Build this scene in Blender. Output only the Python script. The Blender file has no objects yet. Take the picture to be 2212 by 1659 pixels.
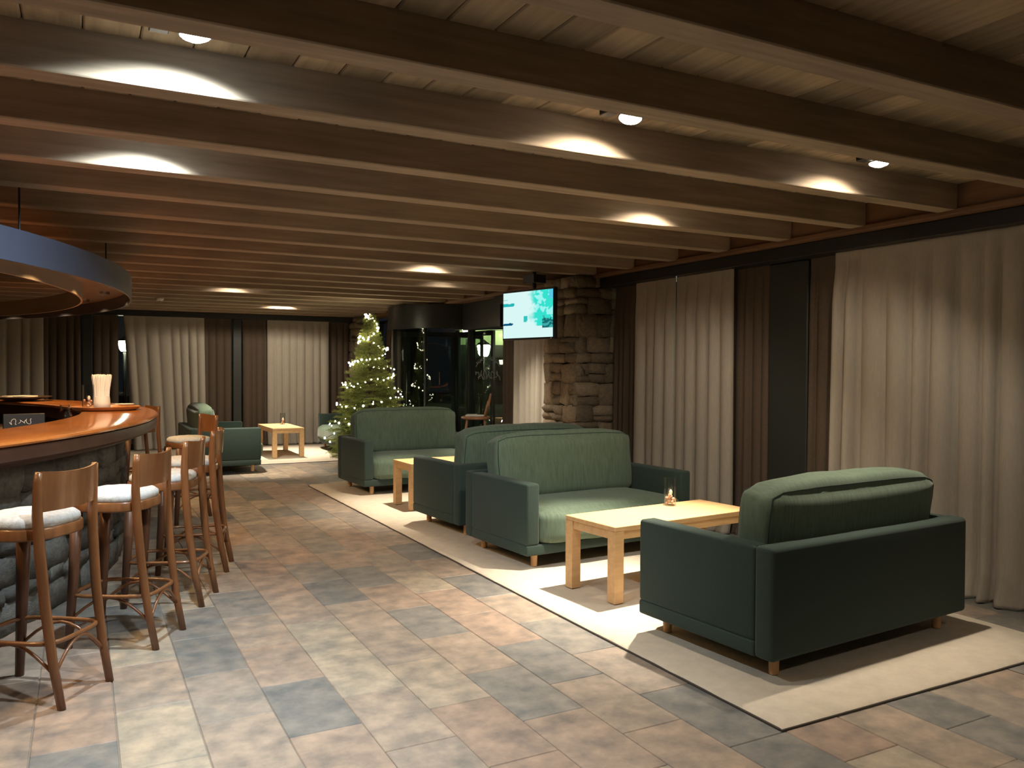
import bpy, bmesh, math, random
from mathutils import Vector, Matrix, noise
from mathutils.bvhtree import BVHTree
R = math.radians
PI = math.pi
random.seed(7)
sc = bpy.context.scene
C = sc.collection

# ------------------------------------------------------------------ camera
cam = bpy.data.cameras.new('camera')
cam.sensor_width = 36.0
cam.lens = 36.0 * 1757.62 / 2212
cam.clip_start = 0.05
cam.clip_end = 200
co = bpy.data.objects.new('camera', cam)
C.objects.link(co)
YAW, PIT, ROL = R(27.906), R(-0.9908), R(0.2374)
fw = Vector((math.sin(YAW) * math.cos(PIT), math.cos(YAW) * math.cos(PIT), math.sin(PIT)))
rt = Vector((math.cos(YAW), -math.sin(YAW), 0))
up = rt.cross(fw)
r2 = rt * math.cos(ROL) + up * math.sin(ROL)
u2 = up * math.cos(ROL) - rt * math.sin(ROL)
CAM = Vector((0, 0, 1.5))
m = Matrix((r2, u2, -fw)).transposed().to_4x4()
m.translation = CAM
co.matrix_world = m
sc.camera = co


def project(p):
    c = Vector(p) - CAM
    d = c.dot(fw)
    if d < 0.05:
        return None
    return (1106 + 1757.62 * c.dot(r2) / d, 829.5 - 1757.62 * c.dot(u2) / d, d)


# ------------------------------------------------------------------ world, exposure
w = bpy.data.worlds.new('night')
sc.world = w
w.use_nodes = True
w.node_tree.nodes['Background'].inputs['Color'].default_value = (0.012, 0.014, 0.018, 1)
w.node_tree.nodes['Background'].inputs['Strength'].default_value = 0.4
sc.view_settings.view_transform = 'Standard'
sc.view_settings.look = 'None'
sc.view_settings.exposure = 0.5
sc.view_settings.gamma = 1.0
sc.view_settings.use_curve_mapping = False

WARM = (1.0, 0.70, 0.40)
NEUT = (1.0, 0.86, 0.68)
COOL = (0.80, 0.93, 1.0)
# ceiling spotlights: x, y, colour, narrow watts, wide watts, aim point, label tail
SPOTS = [
    (0.36, 3.06, COOL, 190, 120, (0.6, 3.0, 0), 'cold white, nearest the bar'),
    (2.25, 3.09, NEUT, 40, 55, (1.3, 2.4, 0), 'warm, between the bar and the sofas'),
    (3.96, 3.09, NEUT, 110, 40, (3.7, 2.9, 0), 'warm, closest to the tall cream curtain'),
    (0.34, 4.50, COOL, 100, 80, (0.5, 4.8, 0), 'cold white, hidden behind a beam above the bar stools'),
    (3.70, 4.50, NEUT, 760, 50, (3.1, 4.35, 0), 'warm, hidden behind a beam above the nearest table'),
    (3.42, 8.04, NEUT, 400, 40, (3.2, 8.2, 0), 'warm, hidden behind a beam above the middle table'),
    (1.90, 11.57, NEUT, 420, 22, (2.4, 12.5, 0), 'warm, hidden behind a beam above the open floor'),
    (3.20, 14.4, NEUT, 480, 100, (3.2, 14.5, 0), 'warm, hidden behind a beam above the farthest table'),
    (4.15, 9.46, NEUT, 230, 6, (4.95, 9.0, 0.35), 'warm, hidden behind a beam, turned towards the stone pillar'),
    (4.08, 0.37, NEUT, 60, 10, (3.9, 1.2, 0), 'warm, over the floor to the right of the viewer'),
    (2.31, 0.37, NEUT, 45, 10, (2.4, 1.2, 0), 'warm, over the floor where the viewer stands'),
]
ZB = 2.564          # underside of beams
ZC = 2.735          # ceiling boards
BEAM0, BEAMP, BEAMW = 3.376, 0.7065, 0.13

# ------------------------------------------------------------------ materials
MATS = {}


def mat(name, col, rough=0.6, var=0.0, scale=6.0, metal=0.0, spec=0.5, bump=0.0, bscale=60.0, stretch=None,
        col2=None, coat=0.0, sheen=0.0, emit=None, estr=0.0, objrand=0.0):
    if name in MATS:
        return MATS[name]
    M = bpy.data.materials.new(name)
    M.use_nodes = True
    nt = M.node_tree
    b = nt.nodes['Principled BSDF']
    b.inputs['Roughness'].default_value = rough
    b.inputs['Metallic'].default_value = metal
    b.inputs['Specular IOR Level'].default_value = spec
    b.inputs['Base Color'].default_value = (*col, 1)
    if coat:
        b.inputs['Coat Weight'].default_value = coat
        b.inputs['Coat Roughness'].default_value = 0.12
    if sheen:
        b.inputs['Sheen Weight'].default_value = sheen
        b.inputs['Sheen Roughness'].default_value = 0.45
    if emit:
        b.inputs['Emission Color'].default_value = (*emit, 1)
        b.inputs['Emission Strength'].default_value = estr
    if var or col2 or bump or objrand:
        tc = nt.nodes.new('ShaderNodeTexCoord')
        mp = nt.nodes.new('ShaderNodeMapping')
        nt.links.new(tc.outputs['Object'], mp.inputs['Vector'])
        if stretch:
            mp.inputs['Scale'].default_value = stretch
    if var or col2:
        n = nt.nodes.new('ShaderNodeTexNoise')
        n.inputs['Scale'].default_value = scale
        n.inputs['Detail'].default_value = 5
        n.inputs['Roughness'].default_value = 0.6
        nt.links.new(mp.outputs['Vector'], n.inputs['Vector'])
        rp = nt.nodes.new('ShaderNodeValToRGB')
        c2 = col2 if col2 else tuple(min(1, c * (1 + var)) for c in col)
        c1 = col if col2 else tuple(c * (1 - var) for c in col)
        rp.color_ramp.elements[0].position = 0.3
        rp.color_ramp.elements[1].position = 0.7
        rp.color_ramp.elements[0].color = (*c1, 1)
        rp.color_ramp.elements[1].color = (*c2, 1)
        nt.links.new(n.outputs['Fac'], rp.inputs['Fac'])
        out = rp.outputs['Color']
        if objrand:
            oi = nt.nodes.new('ShaderNodeObjectInfo')
            mr = nt.nodes.new('ShaderNodeMapRange')
            mr.inputs['To Min'].default_value = 1 - objrand
            mr.inputs['To Max'].default_value = 1 + objrand
            nt.links.new(oi.outputs['Random'], mr.inputs['Value'])
            mx = nt.nodes.new('ShaderNodeVectorMath')
            mx.operation = 'SCALE'
            nt.links.new(out, mx.inputs[0])
            nt.links.new(mr.outputs['Result'], mx.inputs['Scale'])
            out = mx.outputs['Vector']
        nt.links.new(out, b.inputs['Base Color'])
    if bump:
        n2 = nt.nodes.new('ShaderNodeTexNoise')
        n2.inputs['Scale'].default_value = bscale
        n2.inputs['Detail'].default_value = 3
        nt.links.new(mp.outputs['Vector'], n2.inputs['Vector'])
        bp = nt.nodes.new('ShaderNodeBump')
        bp.inputs['Strength'].default_value = bump
        bp.inputs['Distance'].default_value = 0.01
        nt.links.new(n2.outputs['Fac'], bp.inputs['Height'])
        nt.links.new(bp.outputs['Normal'], b.inputs['Normal'])
    MATS[name] = M
    return M


def emis(name, col, strength):
    if name in MATS:
        return MATS[name]
    M = bpy.data.materials.new(name)
    M.use_nodes = True
    nt = M.node_tree
    nt.nodes.clear()
    e = nt.nodes.new('ShaderNodeEmission')
    e.inputs['Color'].default_value = (*col, 1)
    e.inputs['Strength'].default_value = strength
    o = nt.nodes.new('ShaderNodeOutputMaterial')
    nt.links.new(e.outputs[0], o.inputs['Surface'])
    MATS[name] = M
    return M


def glassmat(name, tint=(0.9, 0.95, 0.93), ior=1.5, rough=0.0, extra=0.0):
    M = bpy.data.materials.new(name)
    M.use_nodes = True
    nt = M.node_tree
    nt.nodes.clear()
    t = nt.nodes.new('ShaderNodeBsdfTransparent')
    t.inputs['Color'].default_value = (*tint, 1)
    g = nt.nodes.new('ShaderNodeBsdfGlossy')
    g.inputs['Roughness'].default_value = rough
    lw = nt.nodes.new('ShaderNodeLayerWeight')
    lw.inputs['Blend'].default_value = 0.5
    f = nt.nodes.new('ShaderNodeMath')
    f.operation = 'POWER'
    f.inputs[1].default_value = ior
    nt.links.new(lw.outputs['Facing'], f.inputs[0])
    a = nt.nodes.new('ShaderNodeMath')
    a.operation = 'ADD'
    a.inputs[1].default_value = extra
    a.use_clamp = True
    nt.links.new(f.outputs[0], a.inputs[0])
    mx = nt.nodes.new('ShaderNodeMixShader')
    nt.links.new(a.outputs[0], mx.inputs['Fac'])
    nt.links.new(t.outputs[0], mx.inputs[1])
    nt.links.new(g.outputs[0], mx.inputs[2])
    o = nt.nodes.new('ShaderNodeOutputMaterial')
    nt.links.new(mx.outputs[0], o.inputs['Surface'])
    MATS[name] = M
    return M


def tilemat(name, perobj):
    M = bpy.data.materials.new(name)
    M.use_nodes = True
    nt = M.node_tree
    b = nt.nodes['Principled BSDF']
    b.inputs['Roughness'].default_value = 0.5
    b.inputs['Specular IOR Level'].default_value = 0.4
    if perobj:
        oi = nt.nodes.new('ShaderNodeObjectInfo')
        src = oi.outputs['Random']
    else:
        oi = nt.nodes.new('ShaderNodeNewGeometry')
        src = oi.outputs['Random Per Island']
    rp = nt.nodes.new('ShaderNodeValToRGB')
    cr = rp.color_ramp
    cols = [(0.0, (0.185, 0.182, 0.175)), (0.2, (0.22, 0.21, 0.195)), (0.36, (0.285, 0.245, 0.21)),
            (0.55, (0.32, 0.262, 0.215)), (0.72, (0.305, 0.228, 0.185)), (0.9, (0.35, 0.305, 0.245))]
    cr.elements[0].position, cr.elements[0].color = cols[0][0], (*cols[0][1], 1)
    cr.elements[1].position, cr.elements[1].color = cols[-1][0], (*cols[-1][1], 1)
    for p, c in cols[1:-1]:
        e = cr.elements.new(p)
        e.color = (*c, 1)
    nt.links.new(src, rp.inputs['Fac'])
    tc = nt.nodes.new('ShaderNodeNewGeometry')
    n = nt.nodes.new('ShaderNodeTexNoise')
    n.inputs['Scale'].default_value = 8
    n.inputs['Detail'].default_value = 6
    n.inputs['Roughness'].default_value = 0.62
    nt.links.new(tc.outputs['Position'], n.inputs['Vector'])
    r2_ = nt.nodes.new('ShaderNodeValToRGB')
    r2_.color_ramp.elements[0].position = 0.3
    r2_.color_ramp.elements[0].color = (0.56, 0.60, 0.63, 1)
    r2_.color_ramp.elements[1].position = 0.72
    r2_.color_ramp.elements[1].color = (1.28, 1.2, 1.1, 1)
    nt.links.new(n.outputs['Fac'], r2_.inputs['Fac'])
    mx = nt.nodes.new('ShaderNodeMix')
    mx.data_type = 'RGBA'
    mx.blend_type = 'MULTIPLY'
    mx.inputs['Factor'].default_value = 1
    nt.links.new(rp.outputs['Color'], mx.inputs['A'])
    nt.links.new(r2_.outputs['Color'], mx.inputs['B'])
    nt.links.new(mx.outputs['Result'], b.inputs['Base Color'])
    MATS[name] = M
    return M


TILE = tilemat('slate_tile', True)
TILE2 = tilemat('slate_tile_far', False)
GROUT = mat('grout', (0.23, 0.195, 0.16), 0.9)
BEAMM = mat('dark_beam_wood', (0.34, 0.265, 0.19), 0.7, var=0.25, scale=3, stretch=(0.5, 6, 6), spec=0.3)
BOARD = mat('ceiling_board_wood', (0.36, 0.275, 0.175), 0.7, var=0.22, scale=3, stretch=(8, 0.6, 6), spec=0.3, objrand=0.3)
TRIMW = mat('trim_wood', (0.15, 0.075, 0.034), 0.6, var=0.25, scale=3, stretch=(5, 0.5, 5))
BLACK = mat('black_metal', (0.012, 0.013, 0.013), 0.5)
DARKP = mat('dark_green_post', (0.022, 0.026, 0.023), 0.55)
WALL = mat('plaster_wall', (0.30, 0.22, 0.15), 0.9, var=0.1)
CREAM = mat('cream_curtain_fabric', (0.385, 0.35, 0.295), 0.95, var=0.06, scale=90, stretch=(1, 1, 0.15), bump=0.15, bscale=220, spec=0.1)
BROWN = mat('brown_curtain_fabric', (0.098, 0.074, 0.056), 0.95, var=0.1, scale=60, spec=0.1)
GREEN = mat('green_upholstery', (0.035, 0.055, 0.046), 0.9, var=0.12, scale=160, spec=0.15, bump=0.1, bscale=500, sheen=0.12)
GREENC = mat('green_cushion_fabric', (0.105, 0.148, 0.105), 0.85, var=0.18, scale=26, stretch=(3, 1, 0.3), spec=0.2, bump=0.12, bscale=400, sheen=0.18)
OAK = mat('light_oak', (0.58, 0.36, 0.17), 0.5, var=0.12, scale=4, stretch=(1, 9, 9))
OAKL = mat('oak_leg', (0.55, 0.32, 0.15), 0.5, var=0.1)
RUG = mat('cream_wool', (0.60, 0.53, 0.43), 0.98, var=0.07, scale=14, bump=0.5, bscale=260, spec=0.05)
RUGE = mat('rug_binding', (0.06, 0.05, 0.04), 0.95)
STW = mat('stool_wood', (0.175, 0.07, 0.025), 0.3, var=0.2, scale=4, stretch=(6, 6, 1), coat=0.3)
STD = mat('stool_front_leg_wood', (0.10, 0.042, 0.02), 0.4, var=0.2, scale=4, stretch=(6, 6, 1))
SEATF = mat('pale_seat_fabric', (0.46, 0.47, 0.46), 0.95, var=0.2, scale=40, bump=0.2, bscale=200)
BARTOP = mat('varnished_bar_wood', (0.36, 0.125, 0.03), 0.2, var=0.25, scale=2.5, stretch=(2, 2, 2), coat=0.5)
BAREDGE = mat('dark_bar_edge', (0.05, 0.022, 0.014), 0.4, var=0.2, spec=0.25)
STONE = mat('grey_stone', (0.06, 0.062, 0.058), 0.9, col2=(0.13, 0.125, 0.11), scale=7, bump=0.5, bscale=30, objrand=0.35)
STONEP = mat('tan_stone', (0.16, 0.125, 0.085), 0.9, col2=(0.28, 0.215, 0.145), scale=7, bump=0.5, bscale=30, objrand=0.35)
MORT = mat('mortar', (0.05, 0.042, 0.034), 0.95)
CANO = mat('slate_blue_lacquer', (0.04, 0.047, 0.072), 0.4)
CANI = mat('brushed_metal', (0.55, 0.48, 0.40), 0.38, metal=0.7)
WHITE = mat('white_ceramic', (0.75, 0.72, 0.66), 0.4)
GLASS = glassmat('window_glass', (0.80, 0.86, 0.82), 4.0, 0.0, 0.05)
VGLASS = glassmat('vase_glass', (0.95, 0.96, 0.955), 2.2, 0.02, 0.03)
CHROME = mat('chrome', (0.6, 0.6, 0.6), 0.25, metal=1.0)

# ------------------------------------------------------------------ helpers


def tag(o, label=None, cat=None, group=None, kind=None):
    if label:
        o['label'] = label
    if cat:
        o['category'] = cat
    if group:
        o['group'] = group
    if kind:
        o['kind'] = kind
    return o


def empty(name, loc=(0, 0, 0), rz=0.0):
    o = bpy.data.objects.new(name, None)
    o.empty_display_size = 0.2
    C.objects.link(o)
    o.location = loc
    o.rotation_euler = (0, 0, rz)
    return o


def thing(name, label, cat, loc=(0, 0, 0), rz=0.0, group=None):
    return tag(empty(name, loc, rz), label, cat, group)


def obj(name, bm, material, parent=None, smooth=False, loc=None, recalc=True):
    if recalc:
        bmesh.ops.recalc_face_normals(bm, faces=bm.faces)
    me = bpy.data.meshes.new(name)
    bm.to_mesh(me)
    bm.free()
    if smooth:
        for p in me.polygons:
            p.use_smooth = True
    me.materials.append(material)
    o = bpy.data.objects.new(name, me)
    C.objects.link(o)
    if parent:
        o.parent = parent
    if loc:
        o.location = loc
    return o


def inst(src, parent=None, loc=None, rot=None, scale=None):
    o = src.copy()
    C.objects.link(o)
    o.parent = parent
    if loc is not None:
        o.location = loc
    if rot is not None:
        o.rotation_euler = rot
    if scale is not None:
        o.scale = scale
    return o


def copy_tree(o, parent=None):
    c = o.copy()
    C.objects.link(c)
    c.parent = parent
    for ch in list(o.children):
        copy_tree(ch, c)
    return c


def smooth_angle(o, ang=40):
    me = o.data
    for p in me.polygons:
        p.use_smooth = True
    me.set_sharp_from_angle(angle=R(ang))
    return o


def box(bm, x0, x1, y0, y1, z0, z1, bev=0.0, seg=2, mtx=None):
    r = bmesh.ops.create_cube(bm, size=1)
    vs = r['verts']
    for v in vs:
        v.co = Vector(((x0 + x1) / 2 + v.co.x * (x1 - x0), (y0 + y1) / 2 + v.co.y * (y1 - y0), (z0 + z1) / 2 + v.co.z * (z1 - z0)))
    if bev:
        es = set()
        for v in vs:
            es.update(v.link_edges)
        r = bmesh.ops.bevel(bm, geom=list(es), offset=bev, segments=seg, affect='EDGES', profile=0.5, clamp_overlap=True)
        vs = list({v for f in r['faces'] for v in f.verts} | {v for v in vs if v.is_valid})
    if mtx is not None:
        bmesh.ops.transform(bm, matrix=mtx, verts=[v for v in vs if v.is_valid])
    return bm


def nb():
    return bmesh.new()


def bx(x0, x1, y0, y1, z0, z1, bev=0.0, seg=2):
    return box(nb(), x0, x1, y0, y1, z0, z1, bev, seg)


def tube(bm, pts, rad, seg=8, closed=False, rads=None, flat=None):
    """sweep a circle (or a rectangle-like ellipse flat=(a,b)) along pts"""
    pts = [Vector(p) for p in pts]
    n = len(pts)
    rings = []
    prev = None
    for i, p in enumerate(pts):
        if closed:
            t = pts[(i + 1) % n] - pts[i - 1]
        else:
            t = pts[min(i + 1, n - 1)] - pts[max(i - 1, 0)]
        t.normalize()
        if prev is None:
            a = Vector((0, 0, 1)) if abs(t.z) < 0.9 else Vector((1, 0, 0))
            s = t.cross(a).normalized()
        else:
            s = (prev - t * prev.dot(t)).normalized()
        prev = s
        q = t.cross(s)
        r = rads[i] if rads else rad
        ring = []
        for k in range(seg):
            an = 2 * PI * k / seg
            if flat:
                d = s * (math.cos(an) * r * flat[0]) + q * (math.sin(an) * r * flat[1])
            else:
                d = s * (math.cos(an) * r) + q * (math.sin(an) * r)
            ring.append(bm.verts.new(p + d))
        rings.append(ring)
    m_ = n if closed else n - 1
    for i in range(m_):
        a, b = rings[i], rings[(i + 1) % n]
        for k in range(seg):
            bm.faces.new((a[k], a[(k + 1) % seg], b[(k + 1) % seg], b[k]))
    if not closed:
        bm.faces.new(rings[0][::-1])
        bm.faces.new(rings[-1])
    return bm


def lathe(bm, prof, seg=24, c=(0, 0, 0)):
    rings = []
    for r, z in prof:
        rings.append([bm.verts.new((c[0] + max(r, 1e-4) * math.cos(2 * PI * k / seg), c[1] + max(r, 1e-4) * math.sin(2 * PI * k / seg), c[2] + z)) for k in range(seg)])
    for a, b in zip(rings, rings[1:]):
        for k in range(seg):
            bm.faces.new((a[k], a[(k + 1) % seg], b[(k + 1) % seg], b[k]))
    bm.faces.new(rings[0][::-1])
    bm.faces.new(rings[-1])
    return bm


def arcprism(bm, cx, cy, ro, ri, a0, a1, z0, z1, n=60):
    """annular sector solid"""
    cols = []
    for i in range(n + 1):
        a = a0 + (a1 - a0) * i / n
        c_, s_ = math.cos(a), math.sin(a)
        cols.append([bm.verts.new((cx + r * c_, cy + r * s_, z)) for r, z in ((ri, z0), (ro, z0), (ro, z1), (ri, z1))])
    for a, b in zip(cols, cols[1:]):
        for k in range(4):
            bm.faces.new((a[k], a[(k + 1) % 4], b[(k + 1) % 4], b[k]))
    bm.faces.new(cols[0][::-1])
    bm.faces.new(cols[-1])
    return bm


def arcprofile(bm, cx, cy, prof, a0, a1, n=60):
    """sweep a closed profile [(r,z)...] along an arc"""
    cols = []
    for i in range(n + 1):
        a = a0 + (a1 - a0) * i / n
        c_, s_ = math.cos(a), math.sin(a)
        cols.append([bm.verts.new((cx + r * c_, cy + r * s_, z)) for r, z in prof])
    k_ = len(prof)
    for a, b in zip(cols, cols[1:]):
        for k in range(k_):
            bm.faces.new((a[k], a[(k + 1) % k_], b[(k + 1) % k_], b[k]))
    bm.faces.new(cols[0][::-1])
    bm.faces.new(cols[-1])
    return bm


def puffy(sx, sy, sz, cuts=12, n=5.0, bulge=0.05, wr=0.006, seed=0, droop=0.0):
    """upholstered cushion: rounded box with bulging faces; centred at origin"""
    bm = nb()
    bmesh.ops.create_cube(bm, size=2)
    bmesh.ops.subdivide_edges(bm, edges=bm.edges, cuts=cuts, use_grid_fill=True)
    hx, hy, hz = sx / 2, sy / 2, sz / 2
    rr = min(hx, hy, hz) * 0.55
    for v in bm.verts:
        x, y, z = v.co
        # round corners
        q = Vector((x * hx, y * hy, z * hz))
        inner = Vector((max(-hx + rr, min(hx - rr, q.x)), max(-hy + rr, min(hy - rr, q.y)), max(-hz + rr, min(hz - rr, q.z))))
        d = q - inner
        if d.length > 1e-6:
            mxd = max(abs(d.x), abs(d.y), abs(d.z))
            d = d.normalized() * mxd
        p = inner + d
        bx_ = (1 - x ** 4) * (1 - z ** 4)
        by_ = (1 - y ** 4) * (1 - z ** 4)
        bz_ = (1 - x ** 4) * (1 - y ** 4)
        p.y += (1 if y > 0 else -1) * abs(y) ** 3 * bulge * bx_ * sy
        p.z += (1 if z > 0 else -1) * abs(z) ** 3 * bulge * bz_ * sz
        p.x += (1 if x > 0 else -1) * abs(x) ** 3 * bulge * 0.3 * by_ * sy
        nz = noise.noise(Vector((q.x * 5 + seed * 7.1, q.y * 5, q.z * 5)))
        p += p.normalized() * nz * wr * 2
        p.z -= droop * (1 - min(1, abs(x))) * (z > 0) * 1.0
        v.co = p
    return bm


def stone_mesh(seed):
    """irregular block in [-.5,.5]^3"""
    rnd = random.Random(seed)
    bm = nb()
    bmesh.ops.create_cube(bm, size=1)
    bmesh.ops.subdivide_edges(bm, edges=bm.edges, cuts=1, use_grid_fill=True)
    for v in bm.verts:
        k = sum(1 for c in v.co if abs(c) > 0.4)
        f = {3: 0.93, 2: 0.99, 1: 1.01}.get(k, 1)
        v.co = Vector((v.co.x * (f if k == 3 else min(f, 1.0)), v.co.y * f, v.co.z * (f if k == 3 else min(f, 1.0))))
        v.co += Vector((rnd.uniform(-.09, .09), rnd.uniform(-.09, .09), rnd.uniform(-.09, .09)))
    return bm


STONES = {}


def stones(material):
    k = material.name
    if k not in STONES:
        L = []
        for i in range(7):
            bm = stone_mesh(100 + i)
            bmesh.ops.recalc_face_normals(bm, faces=bm.faces)
            me = bpy.data.meshes.new('stone')
            bm.to_mesh(me)
            bm.free()
            for p in me.polygons:
                p.use_smooth = True
            me.materials.append(material)
            L.append(me)
        STONES[k] = L
    return STONES[k]


def put_stone(parent, material, loc, size, rz, rnd):
    o = bpy.data.objects.new('stone', rnd.choice(stones(material)))
    C.objects.link(o)
    o.parent = parent
    o.location = loc
    o.scale = size
    o.rotation_euler = (rnd.uniform(-.03, .03), rnd.uniform(-.05, .05), rz + (PI if rnd.random() < .5 else 0))
    return o


# ------------------------------------------------------------------ floor
fl = tag(obj('floor', bx(-6.5, 5.6, -3, 16.8, -0.12, -0.006), GROUT), kind='structure')
TW, TL = 0.308, 0.592
GAP = 0.004
tiles = []
for i in range(-24, 16):
    x = 0.74 + TW * i
    off = 0.0 if i % 2 == 0 else TL / 2
    for j in range(-14, 21):
        y = 5.10 + off + TL * j
        cxx, cyy = x + TW / 2, y + TL / 2
        if -6.4 < cxx < 5.5 and -2.8 < cyy < 16.6:
            tiles.append((cxx, cyy))


def tile_score(t):
    x, y = t
    p = project((x, y, 0))
    if p is None or not (-120 < p[0] < 2330 and -100 < p[1] < 1800):
        return None
    if 2.75 < x < 4.6 and 2.6 < y < 10.2:
        return None
    if (x + 5.4) ** 2 + (y - 8.1) ** 2 < 5.6 ** 2:
        return None
    return p[2]


sel = [(tile_score(t), t) for t in tiles]
near = sorted([s for s in sel if s[0] is not None])[:300]
nearset = {t for _, t in near}
tm = obj('tile', bx(-TW / 2 + GAP / 2, TW / 2 - GAP / 2, -TL / 2 + GAP / 2, TL / 2 - GAP / 2, -0.012, 0.0, 0.003, 1), TILE, fl)
first = True
for x, y in sorted(nearset):
    o = tm if first else inst(tm, fl)
    first = False
    o.location = (x, y, random.uniform(-0.0008, 0.0))
bm = nb()
for x, y in tiles:
    if (x, y) in nearset:
        continue
    a, b = TW / 2 - GAP / 2, TL / 2 - GAP / 2
    v = [bm.verts.new((x + s * a, y + t * b, z)) for z in (-0.012, 0.0) for s, t in ((-1, -1), (1, -1), (1, 1), (-1, 1))]
    bm.faces.new(v[4:])
    for k in range(4):
        bm.faces.new((v[k], v[(k + 1) % 4], v[4 + (k + 1) % 4], v[4 + k]))
o = obj('tile_field', bm, TILE2, fl, recalc=False)
tag(o, kind='stuff')

# ------------------------------------------------------------------ ceiling
ce = tag(obj('ceiling', bx(-6.5, 5.6, -3, 16.8, ZC + 0.02, ZC + 0.1), BEAMM), kind='structure')
PW = 0.19
pm = obj('plank', bx(-PW / 2 + 0.002, PW / 2 - 0.002, -9.85, 9.85, 0, 0.022, 0.006, 1), BOARD, ce)
for i in range(63):
    o = pm if i == 0 else inst(pm, ce)
    o.location = (-6.45 + PW * (i + 0.5), 6.9, ZC)
bmx = obj('beam', bx(-5.78, 5.78, 0, BEAMW, 0, ZC - ZB + 0.01, 0.006, 1), BEAMM, ce)
smooth_angle(bmx)
k0 = int(math.floor((-2.7 - BEAM0) / BEAMP))
first = True
for k in range(k0 + 1, 19):
    y = BEAM0 + BEAMP * k
    if y > 16.3:
        break
    o = bmx if first else inst(bmx, ce)
    first = False
    o.location = (-0.68, y, ZB)

# ------------------------------------------------------------------ walls, trims
tag(obj('wall_left', bx(-6.6, -6.5, -3, 16.8, 0, 2.9), WALL), kind='structure')
tag(obj('wall_back', bx(-6.5, 5.6, -3.1, -3.0, 0, 2.9), WALL), kind='structure')
# wall plate (brown) and black pelmet on the right and far sides
t = tag(obj('trim_1', bx(5.10, 5.45, -3, 16.3, 2.535, ZC + .02, 0.006, 1), TRIMW), kind='structure')
obj('moulding', bx(5.075, 5.10, -3, 16.2, 2.535, 2.575, 0.008, 2), TRIMW, t)
t = tag(obj('trim_2', bx(5.16, 5.5, -3, 10.3, 2.43, 2.533, 0.004, 1), BLACK), kind='structure')
t = tag(obj('trim_3', bx(-6.5, 5.1, 16.22, 16.6, 2.56, ZC + .02, 0.006, 1), TRIMW), kind='structure')
t = tag(obj('trim_4', bx(-6.5, 5.0, 16.3, 16.6, 2.46, 2.558, 0.004, 1), BLACK), kind='structure')
tag(obj('trim_5', bx(5.33, 5.5, 4.83, 5.26, 0, 2.43, 0.01, 1), DARKP), kind='structure')
tag(obj('trim_6', bx(2.60, 2.76, 16.45, 16.6, 0, 2.46, 0.01, 1), DARKP), kind='structure')
tag(obj('trim_7', bx(0.02, 0.18, 16.45, 16.6, 0, 2.46, 0.01, 1), DARKP), kind='structure')
tag(obj('trim_8', bx(5.42, 5.58, 14.15, 14.3, 0, 2.53, 0.01, 1), DARKP), kind='structure')


def window(n, axis, a0, a1, z1=2.5):
    if axis == 'x':
        f = lambda p, q, zz0, zz1: bx(5.50, 5.58, p, q, zz0, zz1, 0.004, 1)
        g = bx(5.535, 5.545, a0 + .06, a1 - .06, 0.1, z1 - .06)
    else:
        f = lambda p, q, zz0, zz1: bx(p, q, 16.6, 16.68, zz0, zz1, 0.004, 1)
        g = bx(a0 + .06, a1 - .06, 16.635, 16.645, 0.1, z1 - .06)
    wn = tag(empty('window_%d' % n, (0, 0, 0)), kind='structure')
    obj('stile', f(a0, a0 + .06, 0, z1), BLACK, wn)
    obj('stile', f(a1 - .06, a1, 0, z1), BLACK, wn)
    obj('rail', f(a0 + .06, a1 - .06, 0, .1), BLACK, wn)
    obj('rail', f(a0 + .06, a1 - .06, z1 - .06, z1), BLACK, wn)
    obj('pane', g, GLASS, wn)
    return wn


window(1, 'x', -3, 1.2)
window(2, 'x', 1.2, 4.95)
window(3, 'x', 5.1, 7.62)
window(4, 'x', 8.4, 10.38)
window(5, 'x', 14.3, 16.3)
window(6, 'y', -6.4, -2.7, 2.55)
window(7, 'y', -2.7, 0.1, 2.55)
window(8, 'y', 0.1, 2.68, 2.55)
window(9, 'y', 2.68, 5.0, 2.55)

# ------------------------------------------------------------------ stone pillars


def pillar(name, label, x0, x1, y0, y1, h, seed, faces, mtl):
    rnd = random.Random(seed)
    p = thing(name, label, 'pillar', ((x0 + x1) / 2, (y0 + y1) / 2, 0))
    cx, cy = (x0 + x1) / 2, (y0 + y1) / 2
    obj('mortar_core', bx(x0 - cx + .03, x1 - cx - .03, y0 - cy + .03, y1 - cy - .03, 0, h), MORT, p)
    z = 0.0
    row = 0
    while z < h - 0.03:
        hh = rnd.choice([.11, .15, .18, .22, .26])
        if z + hh > h - 0.08:
            hh = h - z
        for fc in faces:
            L = (x1 - x0) if fc == 'front' else (y1 - y0)
            s = 0.0
            while s < L - 0.01:
                ww = rnd.uniform(.13, .34)
                if s + ww > L - 0.1:
                    ww = L - s
                zz, hz = z, hh
                parts = [(z, hh)]
                if hh > .15 and rnd.random() < .3:
                    k = rnd.uniform(.35, .65)
                    parts = [(z, hh * k), (z + hh * k, hh * (1 - k))]
                for pz, ph in parts:
                    dep = .13
                    proud = rnd.uniform(-.012, .012)
                    if fc == 'front':
                        put_stone(p, mtl, (x0 - cx + s + ww / 2, y0 - cy + dep / 2 - .02 - proud, pz + ph / 2), (ww * 1.0, dep, ph * 1.0), 0, rnd)
                    else:
                        put_stone(p, mtl, (x0 - cx + dep / 2 - .02 - proud, y0 - cy + s + ww / 2, pz + ph / 2), (ww * 1.0, dep, ph * 1.0), PI / 2, rnd)
                s += ww
        z += hh
        row += 1
    return p


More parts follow.
